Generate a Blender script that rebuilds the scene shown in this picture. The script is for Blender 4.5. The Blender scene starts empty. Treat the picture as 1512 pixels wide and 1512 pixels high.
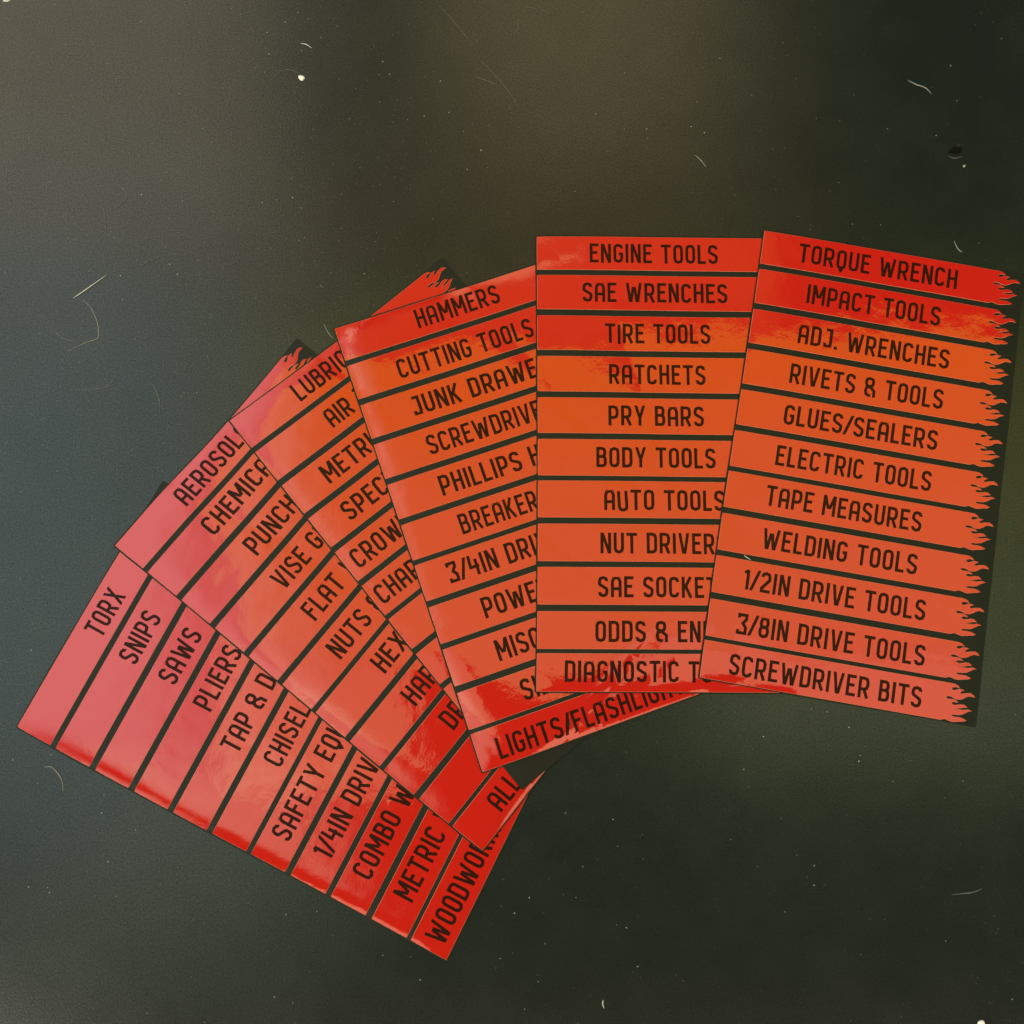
import bpy, math, random
import numpy as np
from mathutils import Vector, Matrix
from mathutils.geometry import delaunay_2d_cdt
random.seed(7)
sc = bpy.context.scene
C = bpy.context.collection
U = 0.00025            # one table unit = 0.25 mm
CAM_H = 1500 * U       # camera height above the table top: 37.5 cm

# ------------------------------------------------------------------ camera
cam = bpy.data.cameras.new('camera'); camo = bpy.data.objects.new('camera', cam); C.objects.link(camo)
cam.sensor_width = 36.0; cam.lens = 1500 / 1512 * 36.0; cam.clip_start = 0.01; cam.clip_end = 50
camo.matrix_world = Matrix.Translation((0, 0, CAM_H)) @ Matrix.Rotation(-0.00896, 4, 'Y') @ Matrix.Rotation(0.14056, 4, 'X')
sc.camera = camo
sc.view_settings.view_transform = 'Standard'; sc.view_settings.look = 'None'
sc.view_settings.exposure = 0.0; sc.view_settings.gamma = 1.0

# ------------------------------------------------------------------ world: the dim room overhead
w = bpy.data.worlds.new('World'); sc.world = w; w.use_nodes = True
nt = w.node_tree; nt.nodes.clear()
def N(t, **k):
    n = nt.nodes.new(t)
    for a, b in k.items(): setattr(n, a, b)
    return n
def val(x):
    return x
def mth(op, a, b=None, c=None):
    n = N('ShaderNodeMath', operation=op)
    for i, x in enumerate((a, b, c)):
        if x is None: continue
        if isinstance(x, (int, float)): n.inputs[i].default_value = x
        else: nt.links.new(x, n.inputs[i])
    return n.outputs[0]
def sstep(x, lo, hi):
    n = N('ShaderNodeMapRange', interpolation_type='SMOOTHSTEP')
    nt.links.new(x, n.inputs[0])
    if lo < hi: n.inputs[1].default_value = lo; n.inputs[2].default_value = hi; n.inputs[3].default_value = 0; n.inputs[4].default_value = 1
    else: n.inputs[1].default_value = hi; n.inputs[2].default_value = lo; n.inputs[3].default_value = 1; n.inputs[4].default_value = 0
    return n.outputs[0]
tc = N('ShaderNodeTexCoord'); sx = N('ShaderNodeSeparateXYZ'); nt.links.new(tc.outputs['Generated'], sx.inputs[0])
zz = mth('MAXIMUM', sx.outputs[2], 0.08)
X = mth('DIVIDE', sx.outputs[0], zz); Y = mth('DIVIDE', sx.outputs[1], zz)
def box(x0, x1, y0, y1, s):
    a = None
    for t in (sstep(X, x0 - s, x0 + s) if x0 is not None else None, sstep(X, x1 + s, x1 - s) if x1 is not None else None,
              sstep(Y, y0 - s, y0 + s) if y0 is not None else None, sstep(Y, y1 + s, y1 - s) if y1 is not None else None):
        if t is None: continue
        a = t if a is None else mth('MULTIPLY', a, t)
    return a
acc = None
def add(mask, rgb):
    global acc
    v = N('ShaderNodeVectorMath', operation='SCALE'); v.inputs[0].default_value = rgb
    if mask is None: v.inputs[3].default_value = 1.0
    else: nt.links.new(mask, v.inputs[3])
    o = v.outputs[0]
    if acc is not None:
        s = N('ShaderNodeVectorMath', operation='ADD'); nt.links.new(acc, s.inputs[0]); nt.links.new(o, s.inputs[1]); o = s.outputs[0]
    acc = o
add(None, (0.07, 0.13, 0.12))
# cool daylight from the left, falling off towards the middle and the lower edge
add(box(-1.0, -0.27, -0.16, 0.44, 0.13), (2.05, 2.50, 2.60))
add(box(-0.42, -0.16, -0.27, -0.11, 0.05), (1.5, 1.7, 1.2))  # added glow for the salmon reflection on the lower left sheet ends
# brownish glow placed to be mirrored in the table's upper left
add(box(-1.3, -0.235, 0.42, 1.4, 0.022), (2.95, 2.4, 1.8))
# faint warm glow beyond the top of the picture
add(box(-0.075, 0.24, 0.51, 1.1, 0.045), (2.7, 2.0, 0.95))
add(box(-1.3, -0.45, -0.9, -0.35, 0.05), (7.0, 6.8, 5.6))  # added glow that lightens the lower left table corner by reflection
add(box(-0.30, 0.30, 0.35, 0.50, 0.05), (0.85, 0.36, 0.08))  # added orange glow, reflected by the top strips
# warm light behind the photographer
add(box(-0.60, 0.7, -1.2, -0.47, 0.025), (3.8, 2.5, 1.5))

bg = N('ShaderNodeBackground'); out = N('ShaderNodeOutputWorld')
nt.links.new(acc, bg.inputs[0]); bg.inputs[1].default_value = 1.0; nt.links.new(bg.outputs[0], out.inputs[0])

# ------------------------------------------------------------------ area lamps: ceiling light and added fill
def area(name, loc, size, L, col, target=(0, 0, 0)):
    d = bpy.data.lights.new(name, 'AREA'); d.shape = 'RECTANGLE'; d.size, d.size_y = size
    d.energy = math.pi * size[0] * size[1] * L; d.color = col
    o = bpy.data.objects.new(name, d); C.objects.link(o); o.location = loc
    if target is not None:
        o.rotation_euler = (Vector(target) - Vector(loc)).to_track_quat('-Z', 'Y').to_euler()
    return o

# warm ceiling light, shaped for its reflection; the gap stands for the photographer
def panel(name, x0, x1, y0, y1, Z, L, col):
    k = CAM_H + Z
    return area(name, ((x0 + x1) / 2 * k, (y0 + y1) / 2 * k, Z), ((x1 - x0) * k, (y1 - y0) * k), L, col, None)
for i in range(6):     # ceiling light split into strips to grade the reflected tint, cooler nearer
    y0 = -0.005 + 0.34 * i / 6
    f = i / 5
    panel('ceiling_panel', -0.27, 0.60, y0, y0 + 0.34 / 6 - 0.0004, 1.6, 2.0, (0.76, 0.78 - 0.10 * f, 0.30 - 0.25 * f))
panel('ceiling_panel', -0.27, -0.09, -0.13, -0.007, 1.6, 2.0, (0.80, 0.80, 0.42))  # added to carry the warm reflection lower at the left
panel('ceiling_panel', 0.185, 0.60, -0.105, -0.007, 1.6, 2.0, (0.88, 0.92, 0.50))  # added so the right-hand sheet mirrors light further down
area('fill_lamp', (0.3, 3.0, 1.1), (1.6, 0.8), 2.6, (1.0, 1.0, 0.90))  # unseen fill lamps, added for diffuse light outside the reflections
area('fill_lamp', (3.1, -1.9, 1.25), (1.4, 1.0), 1.0, (1.0, 0.97, 0.88))
area('fill_lamp', (-2.6, -0.7, 1.1), (1.2, 1.2), 4.0, (0.96, 0.98, 1.0))


# ------------------------------------------------------------------ materials
def newmat(name):
    m = bpy.data.materials.new(name); m.use_nodes = True
    t = m.node_tree; b = t.nodes['Principled BSDF']
    return m, t, b
def noise(t, pos, scale, detail=3, rough=0.5):
    n = t.nodes.new('ShaderNodeTexNoise'); n.inputs['Scale'].default_value = scale
    n.inputs['Detail'].default_value = detail; n.inputs['Roughness'].default_value = rough
    t.links.new(pos, n.inputs['Vector']); return n.outputs['Fac']
def ramp(t, x, a, b, ca=(0, 0, 0, 1), cb=(1, 1, 1, 1)):
    r = t.nodes.new('ShaderNodeValToRGB'); r.color_ramp.elements[0].position = a; r.color_ramp.elements[1].position = b
    r.color_ramp.elements[0].color = ca; r.color_ramp.elements[1].color = cb
    t.links.new(x, r.inputs[0]); return r.outputs[0]
def math2(t, op, a, b):
    n = t.nodes.new('ShaderNodeMath'); n.operation = op
    for i, x in enumerate((a, b)):
        if isinstance(x, (int, float)): n.inputs[i].default_value = x
        else: t.links.new(x, n.inputs[i])
    return n.outputs[0]
def bump(t, b, h, dist, strength=1.0):
    n = t.nodes.new('ShaderNodeBump'); n.inputs['Strength'].default_value = strength; n.inputs['Distance'].default_value = dist
    t.links.new(h, n.inputs['Height']); t.links.new(n.outputs[0], b.inputs['Normal'])
def film_bump(t, b, k=1.0):
    # orange peel of the vinyl, with stronger puckers in patches and a few trapped bubbles
    g = t.nodes.new('ShaderNodeNewGeometry'); p = g.outputs['Position']
    fine = noise(t, p, 900, 2); mid = noise(t, p, 360, 3, 0.55); big = noise(t, p, 75, 2)
    mask = ramp(t, noise(t, p, 38, 2), 0.46, 0.66)
    h = math2(t, 'ADD', math2(t, 'MULTIPLY', fine, 0.016), math2(t, 'MULTIPLY', big, 0.20))
    h = math2(t, 'ADD', h, math2(t, 'MULTIPLY', math2(t, 'MULTIPLY', mid, mask), 0.062))
    v = t.nodes.new('ShaderNodeTexVoronoi'); v.inputs['Scale'].default_value = 130; t.links.new(p, v.inputs['Vector'])
    bub = ramp(t, v.outputs['Distance'], 0.0, 0.16, (1, 1, 1, 1), (0, 0, 0, 1))
    bm = ramp(t, noise(t, p, 60, 1), 0.60, 0.64)
    h = math2(t, 'ADD', h, math2(t, 'MULTIPLY', math2(t, 'MULTIPLY', bub, bm), 0.05))
    bump(t, b, h, 0.0006 * k)
RED, t, b = newmat('red_vinyl')
b.inputs['Base Color'].default_value = (0.435, 0.0082, 0.0010, 1); b.inputs['Roughness'].default_value = 0.05
b.inputs['Specular IOR Level'].default_value = 0.60
film_bump(t, b)
INK, t, b = newmat('black_print')
b.inputs['Base Color'].default_value = (0.022, 0.0056, 0.0026, 1); b.inputs['Roughness'].default_value = 0.26
b.inputs['Specular IOR Level'].default_value = 0.06
film_bump(t, b)
EDGE, t, b = newmat('cut_edge')
b.inputs['Base Color'].default_value = (0.62, 0.16, 0.09, 1); b.inputs['Roughness'].default_value = 0.4  # pinkish cut edge, with the light its bevel catches in the colour
BACK, t, b = newmat('backing_black')
b.inputs['Base Color'].default_value = (0.0085, 0.0105, 0.0070, 1); b.inputs['Roughness'].default_value = 0.40
b.inputs['Specular IOR Level'].default_value = 0.15
g = t.nodes.new('ShaderNodeNewGeometry'); bump(t, b, noise(t, g.outputs['Position'], 1500, 3), 0.00004)
TABLE, t, b = newmat('table_surface')
g = t.nodes.new('ShaderNodeNewGeometry'); p = g.outputs['Position']
base = ramp(t, noise(t, p, 14, 4, 0.6), 0.3, 0.7, (0.0066, 0.0098, 0.0072, 1), (0.0098, 0.0130, 0.0100, 1))
mott = ramp(t, noise(t, p, 55, 4, 0.7), 0.35, 0.75, (0.85, 0.87, 0.9, 1), (1.18, 1.14, 1.08, 1))
grain = ramp(t, noise(t, p, 2600, 2, 0.7), 0.25, 0.75, (0.8, 0.8, 0.8, 1), (1.22, 1.22, 1.22, 1))
def mulc(t, a, c):
    n = t.nodes.new('ShaderNodeMix'); n.data_type = 'RGBA'; n.blend_type = 'MULTIPLY'; n.inputs[0].default_value = 1
    t.links.new(a, n.inputs[6]); t.links.new(c, n.inputs[7]); return n.outputs[2]
dust = ramp(t, noise(t, p, 1100, 4, 0.75), 0.60, 0.80)
dpatch = ramp(t, noise(t, p, 16, 3, 0.6), 0.40, 0.72)
col = mulc(t, mulc(t, base, mott), grain)
mx = t.nodes.new('ShaderNodeMix'); mx.data_type = 'RGBA'
t.links.new(math2(t, 'MULTIPLY', math2(t, 'MULTIPLY', dust, dpatch), 0.30), mx.inputs[0])
t.links.new(col, mx.inputs[6]); mx.inputs[7].default_value = (0.30, 0.29, 0.25, 1)
t.links.new(mx.outputs[2], b.inputs['Base Color'])
rg = t.nodes.new('ShaderNodeMapRange'); t.links.new(noise(t, p, 45, 4, 0.65), rg.inputs[0])
rg.inputs[3].default_value = 0.17; rg.inputs[4].default_value = 0.25
t.links.new(rg.outputs[0], b.inputs['Roughness'])
sg = t.nodes.new('ShaderNodeMapRange'); t.links.new(noise(t, p, 1500, 4, 0.85), sg.inputs[0]); sg.inputs[1].default_value = 0.25; sg.inputs[2].default_value = 0.75
sg.inputs[3].default_value = 0.12; sg.inputs[4].default_value = 0.58; t.links.new(sg.outputs[0], b.inputs['Specular IOR Level'])
bump(t, b, noise(t, p, 1300, 3, 0.6), 0.00002)
def plain(name, c, r, em=None):
    m, t, b = newmat(name); b.inputs['Base Color'].default_value = (*c, 1); b.inputs['Roughness'].default_value = r
    g = t.nodes.new('ShaderNodeNewGeometry'); bump(t, b, noise(t, g.outputs['Position'], 900, 2), 0.00008)
    return m
LINT = plain('pale_lint', (0.50, 0.51, 0.50), 0.8)
LINT_DIM = plain('grey_lint', (0.27, 0.27, 0.24), 0.8)
LINT_FAINT = plain('dusty_lint', (0.13, 0.13, 0.12), 0.8)
WHITE = plain('white_crumb', (0.85, 0.84, 0.78), 0.6)
CHAR = plain('dark_flake', (0.006, 0.007, 0.005), 1.0)
CHAR.node_tree.nodes['Principled BSDF'].inputs['Specular IOR Level'].default_value = 0.0

# ------------------------------------------------------------------ helpers
def link(name, verts, faces, mat, parent=None, origin=(0, 0, 0), smooth=False, normals=None, label=None):
    me = bpy.data.meshes.new(name)
    o3 = np.array(origin)
    me.from_pydata([tuple(float(c) for c in (np.array(v) - o3)) for v in verts], [], faces)
    me.materials.append(mat)
    if smooth or normals is not None:
        me.polygons.foreach_set('use_smooth', [True] * len(me.polygons))
    me.update()
    if normals is not None:
        me.normals_split_custom_set_from_vertices([tuple(n) for n in normals])
    o = bpy.data.objects.new(name, me); C.objects.link(o)
    if parent is not None: o.parent = parent
    else: o.location = origin
    if label: o['label'] = label
    return o
def tag(o, label, cat, group=None):
    o['label'] = label; o['category'] = cat
    if group: o['group'] = group

# ------------------------------------------------------------------ the table
n = 40; S = 2.4
vs = []; fs = []
for j in range(n + 1):
    for i in range(n + 1):
        x = (i / n - 0.5) * S; y = (j / n - 0.5) * S
        vs.append((x, y, 0.0))
for j in range(n):
    for i in range(n):
        a = j * (n + 1) + i; fs.append((a, a + 1, a + n + 2, a + n + 1))
tb = link('table_top', vs, fs, TABLE, smooth=True); tb['kind'] = 'structure'

# ------------------------------------------------------------------ sheet surfaces
# sheet: x, y of its upper left corner (table units), direction of its strips, small bends of its left edge
SH = {
1: (-696.9, -102.6, 1.0938, [-22.35, 34.2, -12.27, 0.38], [44.93, -63.8, 23.85, -2.37]),
2: (-568.9, 160.3, 0.8926, [22.92, -33.42, 13.42, -1.29], [-2.09, -4.92, 8.51, -2.22]),
3: (-409.0, 349.5, 0.6831, [-0.71, 2.17, -0.69], [-4.0, 3.0, -0.9]),
4: (-255.1, 492.8, 0.3328, [-8.08, 7.55, 1.16, -1.07], [2.08, 2.9, -3.08, -0.26]),
5: (53.3, 642.0, -0.0045, [-7.79, 3.11, 4.17, -1.16], [-9.58, 12.08, -3.5, 0.05]),
6: (405.3, 652.7, -0.1734, [18.98, -26.41, 7.5, 0.3], [-3.79, 5.26, -0.89, -0.22]),
}
BOW = {1: 0, 2: 4.0, 3: 3.5, 4: 2.2, 5: -0.8, 6: -1.0}
VV = [0.0, 53.5, 63.0, 117.5, 128.1, 181.9, 192.3, 246.7, 256.8, 310.9, 320.9, 375.6, 384.1, 438.7, 448.8, 503.8, 513.0, 567.5, 578.0, 632.0, 639.0, 693.4]
SW, SHT = 408.0, 695.0
T = 2.0      # spacing of stacked sheets (0.4 mm)
#  dome: height, left falloff, top falloff, bottom falloff ; units of the table
DOME = {1: (1.9, 10, 30, 14), 2: (1.6, 11, 16, 12), 3: (1.9, 22, 30, 20), 4: (2.4, 22, 30, 9), 5: (0.8, 10, 60, 6), 6: (0.9, 8, 40, 70)}
def to_world(k, u, v):
    x, y, th, cu, cv = SH[k]
    q = np.clip(v / 700.0, -0.01, 1.01)
    f = np.clip(1 - u / 420.0, 0, 1)
    uu = u + np.polyval(cu, q) * f
    vv = v + np.polyval(cv, q) * f + BOW[k] * 4 * np.clip(u / SW, 0, 1) * (1 - np.clip(u / SW, 0, 1)) * np.exp(-np.clip(v, 0, 700) / 260.0)
    if k == 2: vv = vv - 3.2 * np.exp(-((u - 100) / 75.0) ** 2) * np.exp(-np.clip(v, 0, 700) / 90.0)
    if k == 1: vv = vv + 4.5 * np.exp(-((u - SW) / 110.0) ** 2) * np.exp(-np.clip(v, 0, 700) / 60.0)
    return x + uu * math.cos(th) + vv * math.sin(th), y + uu * math.sin(th) - vv * math.cos(th)
def to_local(k, X, Y):
    x, y, th = SH[k][:3]
    dx, dy = X - x, Y - y
    return dx * math.cos(th) + dy * math.sin(th), dx * math.sin(th) - dy * math.cos(th)
def smooth01(x):
    x = np.clip(x, 0, 1); return x * x * (3 - 2 * x)
def own(k, u, v):
    h, fl, ft, fb = DOME[k]
    if k == 2: fl = fl + 26.0 * np.clip(v / 700.0, 0, 1) ** 4; h = h + 2.2 * np.clip(v / 700.0, 0, 1) ** 4
    u = np.clip(u, 0, SW); v = np.clip(v, 0, SHT)
    d = h * (1 - np.exp(-u / fl)) * (1 - 0.8 * np.exp(-v / ft)) * (1 - np.exp(-(SHT - v) / fb)) * (1 - np.exp(-(SW - u) / 30.0))
    s = k * 1.7
    d = d + 0.16 * (1 + np.sin(u / 63.0 + s) * np.sin(v / 71.0 + 2 * s)) + 0.05 * np.sin(u / 23.0 + 3 * s + v / 90.0) * np.sin(v / 19.0 + s) 
    return d
def zsurf(k, X, Y, memo=None):
    u, v = to_local(k, X, Y)
    base = np.zeros_like(X)
    for j in range(1, k):
        uj, vj = to_local(j, X, Y)
        dx = np.maximum(np.maximum(-uj, uj - SW), 0); dy = np.maximum(np.maximum(-vj, vj - SHT), 0)
        d = np.sqrt(dx * dx + dy * dy)
        wgt = smooth01(1 - d / 135.0)
        base = np.maximum(base, wgt * (zsurf(j, X, Y) + T))
    return base + own(k, u, v)
def surf(k, uv, lift):
    a = np.array(uv, dtype=float); u, v = a[:, 0], a[:, 1]
    X, Y = to_world(k, u, v)
    z = zsurf(k, X, Y)
    e = 1.5
    zx = (zsurf(k, X + e, Y) - zsurf(k, X - e, Y)) / (2 * e); zy = (zsurf(k, X, Y + e) - zsurf(k, X, Y - e)) / (2 * e)
    nn = np.stack([-zx, -zy, np.ones_like(zx)], 1); nn /= np.linalg.norm(nn, axis=1)[:, None]
    return np.stack([X, Y, z + lift], 1) * U, nn

# ------------------------------------------------------------------ lettering: a condensed single-stroke face, cap height 31
CAP = 31.0; HS = 2.3
def corner_cut(pts, closed, c=3.0):
    # cuts 90 degree corners marked with a third value
    out = []
    m = len(pts)
    for i, p in enumerate(pts):
        if len(p) > 2 and p[2]:
            r = p[2]
            a = pts[i - 1]; b2 = pts[(i + 1) % m]
            va = Vector((a[0] - p[0], a[1] - p[1])).normalized(); vb = Vector((b2[0] - p[0], b2[1] - p[1])).normalized()
            P = Vector((p[0], p[1]))
            out += [tuple(P + va * r), tuple(P + (va + vb) * r * 0.27), tuple(P + vb * r)]
        else: out.append((p[0], p[1]))
    return out
def stroke(pts, closed=False):
    pts = corner_cut(pts, closed); P = [Vector(p) for p in pts]; m = len(P); L = []; R = []
    for i in range(m):
        if closed or 0 < i < m - 1:
            d1 = (P[i] - P[i - 1]).normalized(); d2 = (P[(i + 1) % m] - P[i]).normalized()
            n1 = Vector((-d1.y, d1.x)); n2 = Vector((-d2.y, d2.x)); mm = (n1 + n2).normalized()
            k = HS / max(0.32, mm.dot(n1))
            L.append(P[i] + mm * k); R.append(P[i] - mm * k)
        else:
            d = (P[1] - P[0]).normalized() if i == 0 else (P[-1] - P[-2]).normalized()
            n1 = Vector((-d.y, d.x)); L.append(P[i] + n1 * HS); R.append(P[i] - n1 * HS)
    quads = []
    rng = range(m) if closed else range(m - 1)
    for i in rng:
        j = (i + 1) % m
        quads.append([tuple(L[i]), tuple(R[i]), tuple(R[j]), tuple(L[j])])
    return quads
def slab(x0, y0, x1, y1):
    # slanted stem whose ends are cut level
    k = HS * math.hypot(x1 - x0, y1 - y0) / abs(y1 - y0) * 0.96
    return [[(x0 - k, y0), (x0 + k, y0), (x1 + k, y1), (x1 - k, y1)]]
lo, hi, md = HS, CAP - HS, 15.5
def G(ch):
    """strokes and width; x from 0"""
    def w_(w): return HS, w - HS
    c = 5.0
    if ch == 'A': a, b = w_(16); return [stroke([(a, 0), (a, hi, 6), (b, hi, 6), (b, 0)]), stroke([(a, 12.5), (b, 12.5)])], 16
    if ch == 'B': a, b = w_(15.7); return [stroke([(a, lo), (b, lo, 4), (b, 16.4, 4), (a, 16.4)], True), stroke([(a, 16.4), (b - .8, 16.4, 4), (b - .8, hi, 4), (a, hi)], True)], 15.7
    if ch == 'C': a, b = w_(15.5); return [stroke([(b, 7.8), (b, lo, c), (a, lo, c), (a, hi, c), (b, hi, c), (b, 23.2)])], 15.5
    if ch == 'D': a, b = w_(15.7); return [stroke([(a, lo), (b, lo, 4.5), (b, hi, 4.5), (a, hi)], True)], 15.7
    if ch == 'E': a, b = w_(14); return [stroke([(14, lo), (a, lo), (a, hi), (14, hi)]), stroke([(a, 16.2), (12, 16.2)])], 14
    if ch == 'F': a, b = w_(13.5); return [stroke([(a, 0), (a, hi), (13.5, hi)]), stroke([(a, 16.2), (12, 16.2)])], 13.5
    if ch == 'G': a, b = w_(15.5); return [stroke([(b, 23.2), (b, hi, c), (a, hi, c), (a, lo, c), (b, lo, c), (b, 14.5), (8.5, 14.5)])], 15.5
    if ch == 'H': a, b = w_(15.5); return [stroke([(a, 0), (a, CAP)]), stroke([(b, 0), (b, CAP)]), stroke([(a, 16), (b, 16)])], 15.5
    if ch == 'I': return [stroke([(HS, 0), (HS, CAP)])], 4.6
    if ch == 'J': a, b = w_(13.5); return [stroke([(a, 8), (a, lo, 4.6), (b, lo, 4.6), (b, hi), (3.0, hi)])], 13.5
    if ch == 'K': a, b = w_(16); return [stroke([(a, 0), (a, CAP)]), stroke([(a, 13.2), (5.4, 15.5), (b - .4, CAP)]), stroke([(6.2, 16.4), (b, 0)])], 16
    if ch == 'L': return [stroke([(HS, CAP), (HS, lo), (13, lo)])], 13
    if ch == 'M': a, b = w_(20); return [stroke([(a, 0), (a, CAP)]), stroke([(b, 0), (b, CAP)]), slab(a + .3, CAP, 9.2, 10.5), slab(b - .3, CAP, 10.8, 10.5)], 20
    if ch == 'N': a, b = w_(16); return [stroke([(a, 0), (a, CAP)]), stroke([(b, 0), (b, CAP)]), slab(a + .4, CAP, b - .4, 0)], 16
    if ch == 'O' : a, b = w_(15.5); return [stroke([(a, lo, c), (b, lo, c), (b, hi, c), (a, hi, c)], True)], 15.5
    if ch == 'P': a, b = w_(15.5); return [stroke([(a, 0), (a, hi), (b, hi, c), (b, 12.3, c), (a, 12.3)])], 15.5
    if ch == 'Q': a, b = w_(15.5); return [stroke([(a, lo, c), (b, lo, c), (b, hi, c), (a, hi, c)], True), stroke([(5.2, 1.2), (7.75, -2.4), (10.3, 1.2)])], 15.5
    if ch == 'R': a, b = w_(16.3); return [stroke([(a, 0), (a, hi), (b - .4, hi, c), (b - .4, 13.0, c), (a, 13.0)]), stroke([(8.2, 13.4), (b + .2, 0)])], 16.3
    if ch == 'S': a, b = w_(15.5); return [stroke([(b, 23.5), (b, hi, c), (a, hi, c), (a, 19.6), (a + 1.0, 18.2), (b - 1.0, 12.8), (b, 11.2), (b, lo, c), (a, lo, c), (a, 7.5)])], 15.5
    if ch == 'T': return [stroke([(8, 0), (8, hi)]), stroke([(0, hi), (16, hi)])], 16
    if ch == 'U': a, b = w_(15.5); return [stroke([(a, CAP), (a, lo, c), (b, lo, c), (b, CAP)])], 15.5
    if ch == 'V': return [slab(2.5, CAP, 7.7, 0), slab(14.7, CAP, 9.5, 0)], 17.2
    if ch == 'W': return [slab(2.4, CAP, 6.9, 0), slab(11.7, 24.5, 7.9, 0), slab(13.5, 24.5, 17.3, 0), slab(22.8, CAP, 18.3, 0)], 25.2
    if ch == 'X': return [slab(2.7, 0, 14.5, CAP), slab(14.5, 0, 2.7, CAP)], 17.2
    if ch == 'Y': return [slab(2.6, CAP, 8.0, 13.2), slab(14.6, CAP, 9.2, 13.2), stroke([(8.6, 0), (8.6, 16)])], 17.2
    if ch == '/': return [slab(1.9, 0, 12.1, CAP)], 14
    if ch == '.': return [[[(0, 0), (4.8, 0), (4.8, 4.8), (0, 4.8)]]], 4.8
    if ch == '&': a, b = w_(15.5); return [stroke([(a, hi, 4.5), (a, 16.6, 4.5), (b, 16.6, 4.5), (b, hi, 4.5)], True), stroke([(9, 15.6), (a + .2, 15.6, 4.5), (a + .2, lo, c), (10.6, lo)]), stroke([(7.6, 16.4), (15.6, 10.0), (15.6, 0)])], 18.0
    if ch == '1': return [stroke([(6.2, 0), (6.2, CAP - 1.5)]), stroke([(1.0, 24.4), (6.2, 28.8)])], 8.5
    if ch == '2': a, b = w_(15.2); return [stroke([(a, 23), (a, hi, c), (b, hi, c), (b, 19.0), (a + .2, 6.4), (a + .2, lo), (15.2, lo)])], 15.2
    if ch == '3': a, b = w_(15.5); return [stroke([(0.2 + a, 24), (0.2 + a, hi), (b, hi), (b, 23), (8.6, 16.6), (b, 10.8), (b, lo), (a, lo), (a, 7.0)])], 15.5
    if ch == '4': a, b = w_(15.5); return [stroke([(a + 1, CAP), (a, 13.2), (15.5, 13.2)]), stroke([(b - 1.4, 0), (b - 1.4, 24)])], 15.5
    if ch == '8': a, b = w_(15.5); return [stroke([(a, lo, c), (b, lo, c), (b, 16, 4), (a, 16, 4)], True), stroke([(a + .6, 16, 4), (b - .6, 16, 4), (b - .6, hi, c), (a + .6, hi, c)], True)], 15.5
    return [], 10.6
def layout(text, u0, u1, base, quirk=None):
    GAP = 3.7
    x = 0; items = []
    for i, ch in enumerate(text):
        if ch == ' ': x += 10.6; continue
        st, wd = G(ch)
        if ch == '/' : x -= 2.0
        if i and text[i - 1] == '/': x -= 2.5
        items.append((i, ch, st, x, wd)); x += wd + GAP
    width = x - GAP
    k = (u1 - u0) / width if u1 else 1.0
    polys = []
    for i, ch, st, xx, wd in items:
        dy = random.uniform(-0.25, 0.25); rot = random.uniform(-0.004, 0.004)
        if quirk and i in quirk: dy, rot = quirk[i]
        for s in st:
            for q in s:
                polys.append([(u0 + (xx + a) * k - rot * (b2 - 15), -(base - b2 - dy) + rot * (a - 8)) for a, b2 in q])
    return polys, width
FL = [(365.6, -1.8), (371.5, -1.5), (375.7, 0.3), (378.7, 3.1), (374.9, 2.3), (371.9, 2.2), (368.6, 3.4), (367.0, 5.7), (368.0, 7.6), (370.8, 8.2), (374.2, 6.9), (377.3, 5.0), (381.0, 4.7), (385.7, 5.1), (382.7, 6.4), (380.6, 7.9), (379.6, 10.0), (380.9, 11.3), (384.6, 10.7), (389.3, 9.1), (395.1, 8.3), (399.2, 10.1), (402.0, 13.0), (397.5, 12.4), (393.6, 12.3), (389.8, 14.0), (386.2, 16.7), (381.6, 19.4), (376.8, 20.0), (372.8, 19.3), (368.7, 17.6), (364.7, 17.1), (361.4, 17.8), (360.1, 19.5), (361.1, 21.2), (364.4, 21.8), (368.1, 21.4), (372.5, 21.4), (376.1, 22.6), (378.8, 24.6), (375.3, 24.2), (372.3, 24.3), (369.7, 25.3), (368.7, 27.0), (370.3, 28.5), (373.8, 29.3), (378.6, 28.2), (383.3, 26.6), (388.2, 26.7), (392.6, 29.6), (389.0, 29.8), (384.8, 30.9), (381.0, 32.3), (377.7, 33.1), (375.4, 34.5), (377.8, 34.7), (382.2, 34.5), (388.0, 34.2), (393.7, 32.4), (399.8, 33.4), (394.9, 34.7), (390.8, 37.4), (386.7, 40.4), (382.0, 41.9), (377.2, 42.4), (373.3, 42.6), (371.1, 44.0), (371.7, 45.6), (374.2, 46.3), (377.1, 46.2), (381.0, 46.0), (385.4, 46.0), (389.4, 47.3), (393.1, 48.5), (388.8, 50.5), (384.0, 51.1), (379.2, 52.4), (374.5, 53.5), (370.5, 53.3), (366.5, 52.4), (363.5, 51.5), (360.9, 51.2), (358.9, 52.3), (356.9, 53.1)]
FL = [(a, (b2 + 1.7) * 53.5 / 55.2) for a, b2 in FL]
def strip_outline(h):
    k = h / 53.5
    return [(0, 0), (0, -h), (355.5, -h)] + [(a, -b2 * k) for a, b2 in reversed(FL)] + [(361, 0)]
def area2(p):
    return sum(p[i][0] * p[(i + 1) % len(p)][1] - p[(i + 1) % len(p)][0] * p[i][1] for i in range(len(p))) / 2
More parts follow.
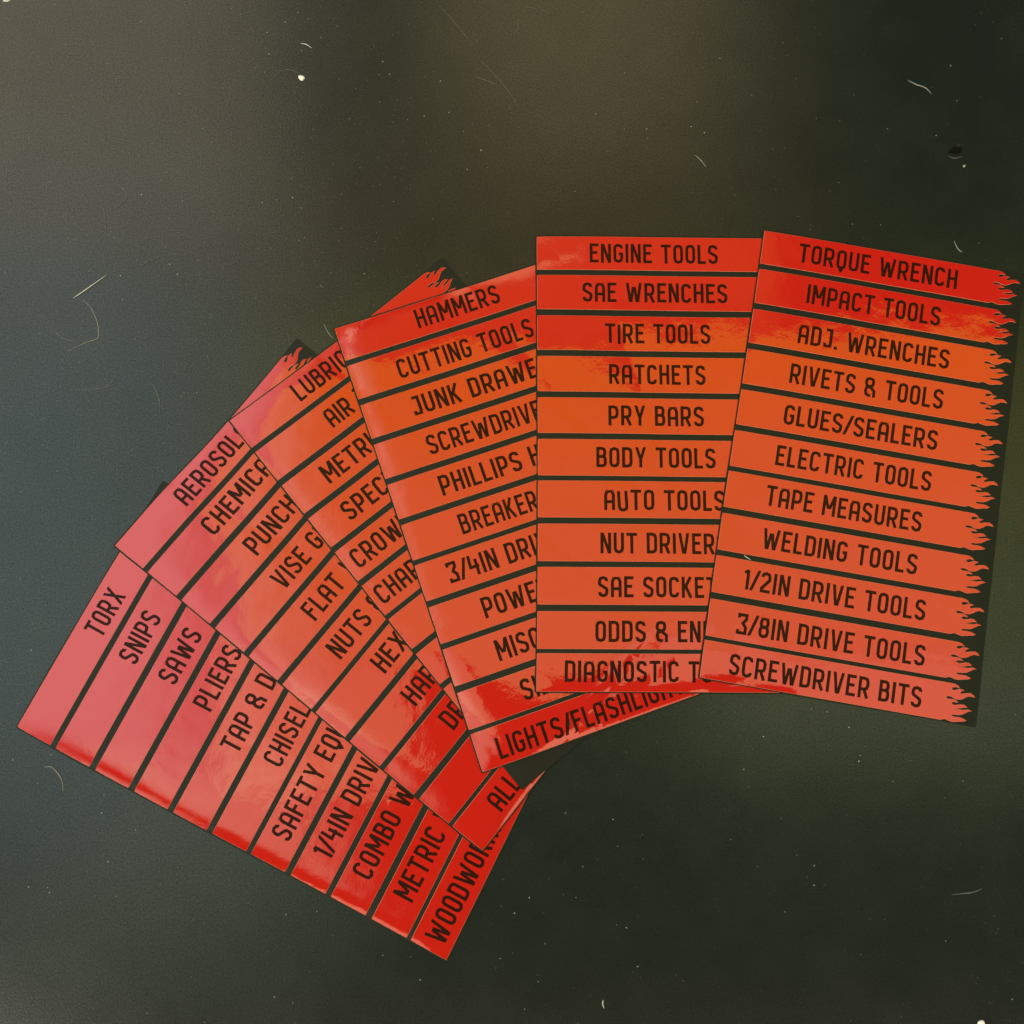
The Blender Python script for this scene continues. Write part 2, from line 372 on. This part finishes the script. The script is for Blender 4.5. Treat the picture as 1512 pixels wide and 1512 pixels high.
def cdt(outline, polys, h):
    vs = []; faces = []
    def addp(p):
        if area2(p) < 0: p = list(reversed(p))
        i0 = len(vs); vs.extend(Vector(q) for q in p); faces.append(list(range(i0, len(vs))))
    addp(outline)
    for p in polys: addp(p)
    g = 9.0; nu = int(360 / g)
    for i in range(1, nu):
        for j in range(1, int(h / g)):
            vs.append(Vector((i * g + 0.137, -(j * g * h / (int(h / g) * g)) - 0.113)))
        vs.append(Vector((i * g, -h))) if False else None
    # points along the two long edges so that the strip follows the curl
    edges = []
    for f in faces: edges += [(f[i], f[(i + 1) % len(f)]) for i in range(len(f))]
    ov, oe, of, _, _, _ = delaunay_2d_cdt(vs, edges, [], 0, 1e-4, True)
    V = np.array([(v.x, v.y) for v in ov]); F = np.array([tuple(f) for f in of]); cen = V[F].mean(1)
    def inside(poly):
        p = np.array(poly); q = np.roll(p, -1, 0); x, y = cen[:, 0][:, None], cen[:, 1][:, None]
        c = ((p[:, 1] > y) != (q[:, 1] > y)) & (x < (q[:, 0] - p[:, 0]) * (y - p[:, 1]) / (q[:, 1] - p[:, 1] + 1e-12) + p[:, 0])
        return c.sum(1) % 2 == 1
    ins = inside(outline); ik = np.zeros(len(F), bool)
    for p in polys: ik |= inside(p)
    film = [tuple(f) for f in F[ins & ~ik].tolist()]; ink = [tuple(f) for f in F[ins & ik].tolist()]
    return [(v.x, -v.y) for v in ov], film, ink
def subset(fs):
    ids = sorted({i for f in fs for i in f}); m = {a: b for b, a in enumerate(ids)}
    return ids, [[m[i] for i in f] for f in fs]
def densify(p, step):
    out = []
    for i in range(len(p)):
        a = Vector(p[i]); c2 = Vector(p[(i + 1) % len(p)]); n = max(1, int((c2 - a).length / step))
        for q in range(n): out.append(tuple(a + (c2 - a) * q / n))
    return out

CTR = 182.0
#        text, start, end (None: natural width), quirks
ROWS = {
6: [('TORQUE WRENCH', 57, 305), ('IMPACT TOOLS', 78, 286), ('ADJ. WRENCHES', 73, 307), ('RIVETS & TOOLS', 69, 305), ('GLUES/SEALERS', 69, 304), ('ELECTRIC TOOLS', 66, 302),
    ('TAPE MEASURES', 60, 295), ('WELDING TOOLS', 64, 296), ('1/2IN DRIVE TOOLS', 44, 316), ('3/8IN DRIVE TOOLS', 43, 323), ('SCREWDRIVER BITS', 40, 325)],
5: [('ENGINE TOOLS', 81, 279), ('SAE WRENCHES', 69, 292), ('TIRE TOOLS', 103, 264), ('RATCHETS', 108, 255), ('PRY BARS', 106, 251), ('BODY TOOLS', 87, 267),
    ('AUTO TOOLS', 98, 279), ('NUT DRIVERS', 92, 281), ('SAE SOCKETS', 88, 283), ('ODDS & ENDS', 84, 277), ('DIAGNOSTIC TOOLS', 40, 309)],
4: [('HAMMERS', 121, 253), ('CUTTING TOOLS', 70, 284), ('JUNK DRAWER', 72, 290), ('SCREWDRIVERS', 75, 291), ('PHILLIPS HEAD', 73, 288), ('BREAKER BARS', 82, 284),
    ('3/4IN DRIVE', 42, None), ('POWER TOOLS', 74, 282), ('MISC', 73, None), ('SIDE', 89, None), ('LIGHTS/FLASHLIGHTS', 30, 333)],
3: [('LUBRICANTS', 100, 272), ('AIR TOOLS', 113, 256), ('METRIC SOCKETS', 57, 315), ('SPECIALTY TOOLS', 46, 320), ('CROWFOOT', 13, None), ('CHARGERS', 8, None), ('', 0, 0), ('', 0, 0), ('', 0, 0), ('', 0, 0)],
2: [('AEROSOLS', 109, 254), ('CHEMICALS', 101, 272), ('PUNCHES', 118, 253), ('VISE GRIPS', 105, 262), ('FLAT W', 99, None), ('NUTS & BOLTS', 80, 290), ('HEX KEYS', 105, 255),
    ('HARDWARE', 97, 262), ('DRILL', 105, None), ('', 0, 0), ('ALLEN', 58, None)],
1: [('TORX', 165, 235), ('SNIPS', 154, 231), ('SAWS', 155, 237), ('PLIERS', 146, 242), ('TAP & DIES', 112, None), ('CHISELS', 123, 233), ('SAFETY EQUIP', 38, None),
    ('1/4IN DRIVE', 43, None), ('COMBO WR', 44, None), ('METRIC WR', 45, None), ('WOODWORKING', 15, 232)],
}
QUIRK = {(5, 3): {1: (-1.6, 0.0)}, (5, 7): {1: (-2.3, 0.05)}}
BASE = {(6, 1): 41.5, (6, 9): 43, (6, 10): 44, (6, 11): 43.5, (5, 7): 43.5, (5, 8): 43.5, (5, 9): 44, (5, 10): 44, (5, 11): 41, (4, 1): 40, (4, 2): 45, (4, 11): 46.5,
        (2, 2): 39.5, (1, 7): 40.5, (1, 8): 40, (1, 9): 39, (1, 10): 39.5, (1, 11): 43.5}
LAB = {
1: 'black sheet of red label strips, lowest of the fan, topped by the TORX strip',
2: 'black sheet of red label strips topped by AEROSOLS, overlapping the TORX strip',
3: 'black sheet of red label strips topped by LUBRICANTS, below the HAMMERS sheet',
4: 'tilted black sheet of red label strips topped by HAMMERS, left of ENGINE TOOLS',
5: 'upright black sheet of red label strips topped by ENGINE TOOLS',
6: 'fully visible rightmost sheet of red label strips with flame ends, topped by TORQUE WRENCH',
}
for k in range(1, 7):
    X0, Y0 = to_world(k, np.array([0.0]), np.array([0.0]))
    org = (float(X0[0]) * U, float(Y0[0]) * U, 0.0)
    sheet = bpy.data.objects.new('sticker_sheet', None); C.objects.link(sheet); sheet.location = org
    sheet.empty_display_size = 0.02
    tag(sheet, LAB[k], 'sticker sheet', 'fanned sheets of red label stickers')
    # ---- backing: rounded-corner slab, 0.2 mm thick
    u0, u1, v0, v1 = -2.7, SW, -2.4, SHT + 0.6  # margin widened so the dark backing also stands for contact shadow
    r = 2.0
    if k == 3: v1 = SHT + 1
    nu, nv = 46, 76
    us = [u0, u0 + r] + list(np.linspace(u0 + r + 4, u1 - r - 4, nu)) + [u1 - r, u1]
    vs_ = [v0, v0 + r] + list(np.linspace(v0 + r + 4, v1 - r - 4, nv)) + [v1 - r, v1]
    def wob(x, s): return 0.25 * math.sin(x / 37.0 + s * 2.1) + 0.12 * math.sin(x / 9.0 + s)
    pts = []
    for j, vv in enumerate(vs_):
        for i, uu in enumerate(us):
            a, b2 = uu, vv
            ci = i in (0, len(us) - 1); cj = j in (0, len(vs_) - 1)
            if ci and cj:
                a += r * 0.3 * (1 if i == 0 else -1); b2 += r * 0.3 * (1 if j == 0 else -1)
            elif ci: a += wob(vv, k + i)
            elif cj: b2 += wob(uu, k + j)
            pts.append((a, b2))
    top, nn = surf(k, pts, 1.25)
    bot = top.copy(); bot[:, 2] -= 0.75 * U
    W_ = len(us); H_ = len(vs_)
    f = []
    for j in range(H_ - 1):
        for i in range(W_ - 1):
            a = j * W_ + i; f.append((a, a + W_, a + W_ + 1, a + 1))
    ring = [i for i in range(W_)] + [j * W_ + W_ - 1 for j in range(1, H_)] + [(H_ - 1) * W_ + i for i in range(W_ - 2, -1, -1)] + [j * W_ for j in range(H_ - 2, 0, -1)]
    nt_ = len(top); verts = list(top) + [top[i] for i in ring] + [bot[i] for i in ring]
    R0 = nt_; R1 = nt_ + len(ring)
    nr = list(nn)
    ctr = top[ring].mean(0)
    side_n = []
    for i in ring:
        d = top[i] - ctr; d[2] = 0; d /= np.linalg.norm(d); side_n.append(d)
    nr += side_n + side_n
    for i in range(len(ring)):
        j = (i + 1) % len(ring); f.append((R0 + i, R0 + j, R1 + j, R1 + i))
    link('backing', verts, f, BACK, sheet, org, normals=nr)
    # ---- strips with flame ends and inlaid lettering
    for n_, row in enumerate(ROWS[k]):
        txt, a0, a1 = row; va, vb = VV[2 * n_], VV[2 * n_ + 1]; h = vb - va
        ol = strip_outline(h)
        ol = densify(ol, 9.0)
        polys = []
        if txt:
            polys, wd = layout(txt, a0, a1, BASE.get((k, n_ + 1), 42.2) , QUIRK.get((k, n_ + 1)))
        pv, film, ink = cdt(ol, polys, h)
        P3, NN = surf(k, [(a, b2 + va) for a, b2 in pv], 1.70)
        ids, ff = subset(film)
        nm = ('red strip printed ' + txt) if txt else 'red strip whose printing is covered'
        st = link('label_strip', [P3[i] for i in ids], ff, RED, sheet, org, normals=[NN[i] for i in ids], label=nm)
        if txt:
            ids, ff = subset(ink)
            link('lettering', [P3[i] for i in ids], ff, INK, st, org, normals=[NN[i] for i in ids])
        # cut edge: narrow sloping side of the vinyl
        e0, _ = surf(k, [(a, -b2 + va) for a, b2 in ol], 1.70)
        m = len(ol); out2 = []
        for i in range(m):
            d1 = (Vector(ol[i]) - Vector(ol[i - 1])); d2 = (Vector(ol[(i + 1) % m]) - Vector(ol[i]))
            n1 = Vector((d1.y, -d1.x)).normalized() + Vector((d2.y, -d2.x)).normalized()
            n1 = n1.normalized() if n1.length > 0.2 else Vector((0, 0))
            out2.append((ol[i][0] + n1.x * 0.45, -(ol[i][1] + n1.y * 0.45) + va))
        e1, _ = surf(k, out2, 1.27)
        link('cut_edge', list(e0) + list(e1), [(i, m + i, m + (i + 1) % m, (i + 1) % m) for i in range(m)], EDGE, st, org)

# ------------------------------------------------------------------ lint, crumbs and dust on the table
def table_z(x, y):
    """height of whatever lies at this table point, table units"""
    z = 0.0; X = np.array([float(x)]); Y = np.array([float(y)])
    for k in range(1, 7):
        u, v = to_local(k, X, Y)
        if -1 < u[0] < SW and -1 < v[0] < SHT: z = max(z, float(zsurf(k, X, Y)[0]) + 1.75)
    return z
def catmull(p, n=7):
    q = [Vector(a) for a in p]; q = [q[0] * 2 - q[1]] + q + [q[-1] * 2 - q[-2]]; out = []
    for i in range(1, len(q) - 2):
        for s in range(n):
            t_ = s / n; a, b2, c2, d = q[i - 1:i + 3]
            out.append(0.5 * ((2 * b2) + (c2 - a) * t_ + (2 * a - 5 * b2 + 4 * c2 - d) * t_ ** 2 + (3 * b2 - a - 3 * c2 + d) * t_ ** 3))
    out.append(q[-2]); return out
def fibre(pts, r, mat, label, lift=0.12, name='lint_fibre', cat='fibre', taper=True):
    path = catmull(pts); n = len(path); sides = 6; vs = []; fs = []
    ctr = path[n // 2]; zc = table_z(ctr.x, ctr.y)
    for i, p in enumerate(path):
        d = (path[min(i + 1, n - 1)] - path[max(i - 1, 0)]).normalized(); s = Vector((-d.y, d.x))
        rr = r * ((0.35 + 0.65 * math.sin(math.pi * (i + 0.5) / n)) if taper else 1.0) * random.uniform(0.85, 1.15)
        z = zc + r + lift * math.sin(math.pi * i / (n - 1)) + 0.02
        for q in range(sides):
            a = 2 * math.pi * q / sides
            vs.append((np.array((p.x + s.x * math.cos(a) * rr, p.y + s.y * math.cos(a) * rr, z + math.sin(a) * rr))) * U)
    for i in range(n - 1):
        for q in range(sides):
            fs.append((i * sides + q, i * sides + (q + 1) % sides, (i + 1) * sides + (q + 1) % sides, (i + 1) * sides + q))
    fs.append(tuple(range(sides - 1, -1, -1))); fs.append(tuple((n - 1) * sides + q for q in range(sides)))
    o = link(name, vs, fs, mat, None, (ctr.x * U, ctr.y * U, zc * U), smooth=True)
    tag(o, label, cat); return o
fibre([(-323, 965), (-314, 963), (-305, 957)], 0.75, LINT, 'short white curved fibre just above the white crumb at the upper left')
fibre([(-609, 579), (-645, 551), (-658, 542)], 0.85, LINT, 'straight pale splinter of lint lying on the dark table at the left', taper=True)
fibre([(-643, 539), (-630, 526), (-619, 503), (-616, 486), (-618, 478), (-640, 469), (-661, 458)], 0.5, LINT_DIM, 'long hooked grey hair starting at the straight pale splinter')
fibre([(-689, 494), (-668, 478), (-642, 471)], 0.4, LINT_FAINT, 'faint short hair left of the long hooked grey hair')
fibre([(-657, -158), (-647, -158), (-637, -167), (-630, -179), (-628, -193)], 0.6, LINT_DIM, 'curved grey hair on the table just below the TORX strip')
fibre([(644, 907), (656, 900), (671, 894), (680, 884)], 0.8, LINT_DIM, 'wavy grey fibre on the table above the dark flake at the upper right')
fibre([(301, 779), (310, 770), (318, 759)], 0.6, LINT_DIM, 'short slanted grey fibre on the bare table above the TORQUE WRENCH sheet corner')
fibre([(701, 639), (705, 628), (709, 623), (713, 621)], 0.7, LINT_DIM, 'tiny bent fibre beside the top edge of the TORQUE WRENCH strip')
fibre([(356, 147), (360, 144), (366, 140)], 0.6, LINT, 'tiny pale fibre lying across the gap above the 1/2IN DRIVE TOOLS strip')
fibre([(-531, 408), (-524, 396), (-518, 379), (-517, 362)], 0.5, LINT_FAINT, 'faint wavy hair on the table left of the AEROSOLS strip')
fibre([(-655, 397), (-607, 400), (-592, 409), (-584, 425)], 0.5, LINT_FAINT, 'faint curved hair below the long hooked grey hair')
fibre([(-622, 696), (-618, 678), (-614, 648)], 0.5, LINT_FAINT, 'faint near upright hair above the straight pale splinter')
fibre([(-605, 729), (-587, 714), (-588, 699), (-609, 682)], 0.45, LINT_FAINT, 'faint bracket shaped hair right of the near upright hair')
fibre([(638, -336), (667, -333), (682, -328)], 0.7, LINT_FAINT, 'faint slanted streak of lint alone at the lower right of the table')
fibre([(-560, 586), (-550, 599), (-525, 610)], 0.45, LINT_FAINT, 'faint short hair to the right of the straight pale splinter')
fibre([(-368, 900), (-353, 917), (-337, 919), (-321, 912)], 0.4, LINT_FAINT, 'faint arched hair ending at the white crumb')
fibre([(141, -476), (140, -481), (142, -487)], 0.9, LINT, 'tiny pale upright fibre near the bottom edge of the picture')
fibre([(-274, 502), (-267, 488), (-259, 479)], 0.45, LINT_DIM, 'thin hair poking out at the upper left corner of the HAMMERS sheet')
fibre([(-41, 944), (-9, 907), (13, 877), (26, 856)], 0.28, LINT_FAINT, 'faint straight scuff line in the scratched patch at the top middle')
fibre([(-102, 1032), (-74, 997), (-47, 960)], 0.28, LINT_FAINT, 'faint thin line running down from the top edge left of the scratched patch')
fibre([(-47, 910), (-20, 900), (-9, 893)], 0.4, LINT_FAINT, 'faint short hair crossing the scratched patch at the top middle')
fibre([(29, 1031), (61, 1025), (74, 1017)], 0.3, LINT_FAINT, 'faint level hair at the very top edge above the scratched patch')
fibre([(23, 1007), (22, 990), (12, 981)], 0.35, LINT_FAINT, 'faint hooked hair just below the level hair at the top edge')
fibre([(-431, 889), (-432, 868), (-436, 856)], 0.4, LINT_FAINT, 'faint upright hair left of the white crumb')
fibre([(-630, 802), (-624, 799), (-624, 808)], 0.4, LINT_FAINT, 'tiny faint hook of hair at the upper left of the table')
def lump(name, x, y, rx, ry, rz, mat, label, cat, seed=1, rot=0.0, flat=0.0, n=9, m=5):
    rnd = random.Random(seed); vs = []; fs = []
    z0 = table_z(x, y)
    amp = [rnd.uniform(0.78, 1.15) for _ in range(n)]
    for j in range(m + 1):
        ph = math.pi / 2 * j / m
        for i in range(n):
            a = 2 * math.pi * i / n; k2 = amp[i] * math.cos(ph) if j < m else 0.02
            px, py = rx * math.cos(a) * k2, ry * math.sin(a) * k2
            vs.append(np.array((x + px * math.cos(rot) - py * math.sin(rot), y + px * math.sin(rot) + py * math.cos(rot), z0 + 0.02 + rz * math.sin(ph) * (1 + 0.15 * rnd.uniform(-1, 1)))) * U)
    for j in range(m):
        for i in range(n):
            fs.append((j * n + i, j * n + (i + 1) % n, (j + 1) * n + (i + 1) % n, (j + 1) * n + i))
    fs.append(tuple(m * n + i for i in range(n)))
    o = link(name, vs, fs, mat, None, (x * U, y * U, z0 * U), smooth=True); tag(o, label, cat); return o
lump('crumb', -320, 906, 6.2, 4.4, 3.2, WHITE, 'white crumb on the dark table at the upper left', 'crumb', 3, -0.3)
lump('flake', 713, 789, 12, 7, 1.6, CHAR, 'black flake of debris on the table at the upper right', 'flake', 8, 0.1, n=11)
fibre([(701, 779), (711, 775.5), (722, 779)], 0.5, LINT_FAINT, 'pale rim along the lower side of the black flake')  # thin pale curve along the flake's lower side
lump('crumb', 669, -509, 5.5, 4.0, 3.0, WHITE, 'white crumb cut by the bottom edge of the picture at the right', 'crumb', 5, 0.5)
lump('crumb', -794, 1037, 6.5, 3.0, 2.0, LINT, 'pale crumb at the top left corner of the picture', 'crumb', 6, 0.1)
lump('crumb', 725, 763, 3.0, 2.0, 1.2, LINT_DIM, 'small grey crumb just below the black flake', 'crumb', 9, 0.6)
# dust: far too many to count
SP = [[-312, 1008], [-329, 1019], [-349, 1002], [-377, 984], [-373, 947], [-321, 953], [-291, 976], [-192, 935], [-181, 914], [-100, 902], [-125, 843], [-86, 849], [-63, 817], [-252, 712], [-331, 738], [-328, 706], [-375, 698], [-314, 689], [-251, 656], [-214, 583], [-563, 710], [-501, 581], [-637, 586], [-613, 904], [-472, 820], [-526, 747], [-35, 786], [146, 848], [296, 827], [227, 807], [226, 823], [345, 944], [405, 821], [447, 971], [495, 842], [532, 838], [607, 825], [714, 933], [757, 880], [720, 873], [684, 814], [544, 666], [588, 665], [362, 713], [-57, 754], [-25, 757], [-598, 147], [-687, 8], [-703, -148], [-514, 597], [-588, 578], [-649, -141], [-559, -289], [-639, -331], [-642, -324], [-669, -323], [-545, -336], [-572, -222], [-522, -246], [-262, -357], [-305, -361], [-318, -471], [-292, -479], [-115, -449], [-168, -416], [190, -432], [158, -232], [90, -223], [104, -339], [17, -360], [38, -339], [50, -452], [-3, -421], [31, -488], [472, -81], [515, -151], [378, -116], [664, -179], [399, -231], [503, -103], [348, -162], [444, -296], [443, -323], [326, -260], [715, -477], [626, -399], [164, -269], [175, -380], [161, -376], [114, -297], [747, -85], [307, 869], [317, 817], [394, 881], [28, 491]]
vs = []; fs = []
def speck(x, y, r, z=None):
    i0 = len(vs); z = table_z(x, y) if z is None else z
    a0 = random.uniform(0, 6.28); n = 5
    for q in range(n):
        a = a0 + q * 2 * math.pi / n; rr = r * random.uniform(0.7, 1.2)
        vs.append(np.array((x + rr * math.cos(a), y + rr * math.sin(a) * 0.85, z + 0.02)) * U)
    vs.append(np.array((x, y, z + r * 0.8)) * U)
    for q in range(n): fs.append((i0 + q, i0 + (q + 1) % n, i0 + n))
for x, y in SP: speck(x, y, random.uniform(0.5, 1.1))
bright = (vs, fs)
o = link('bright_dust_specks', vs, fs, LINT, smooth=False); o['kind'] = 'stuff'; o['label'] = 'pale dust specks scattered on the dark table'
vs = []; fs = []
for _ in range(2200):
    x, y = random.uniform(-860, 860), random.uniform(-530, 1080)
    if _ < 1200:   # denser over the dusty left half
        x = random.uniform(-860, -100); y = random.uniform(100, 1080)
    onsheet = any((-2 < to_local(k, x, y)[0] < SW + 2 and -2 < to_local(k, x, y)[1] < SHT + 2) for k in range(1, 7))
    if onsheet: continue
    speck(x, y, random.uniform(0.22, 0.6) if random.random() < 0.93 else random.uniform(0.6, 0.95), 0.0)
o = link('fine_dust', vs, fs, LINT_DIM, smooth=False); o['kind'] = 'stuff'; o['label'] = 'fine grey dust over the dark table'
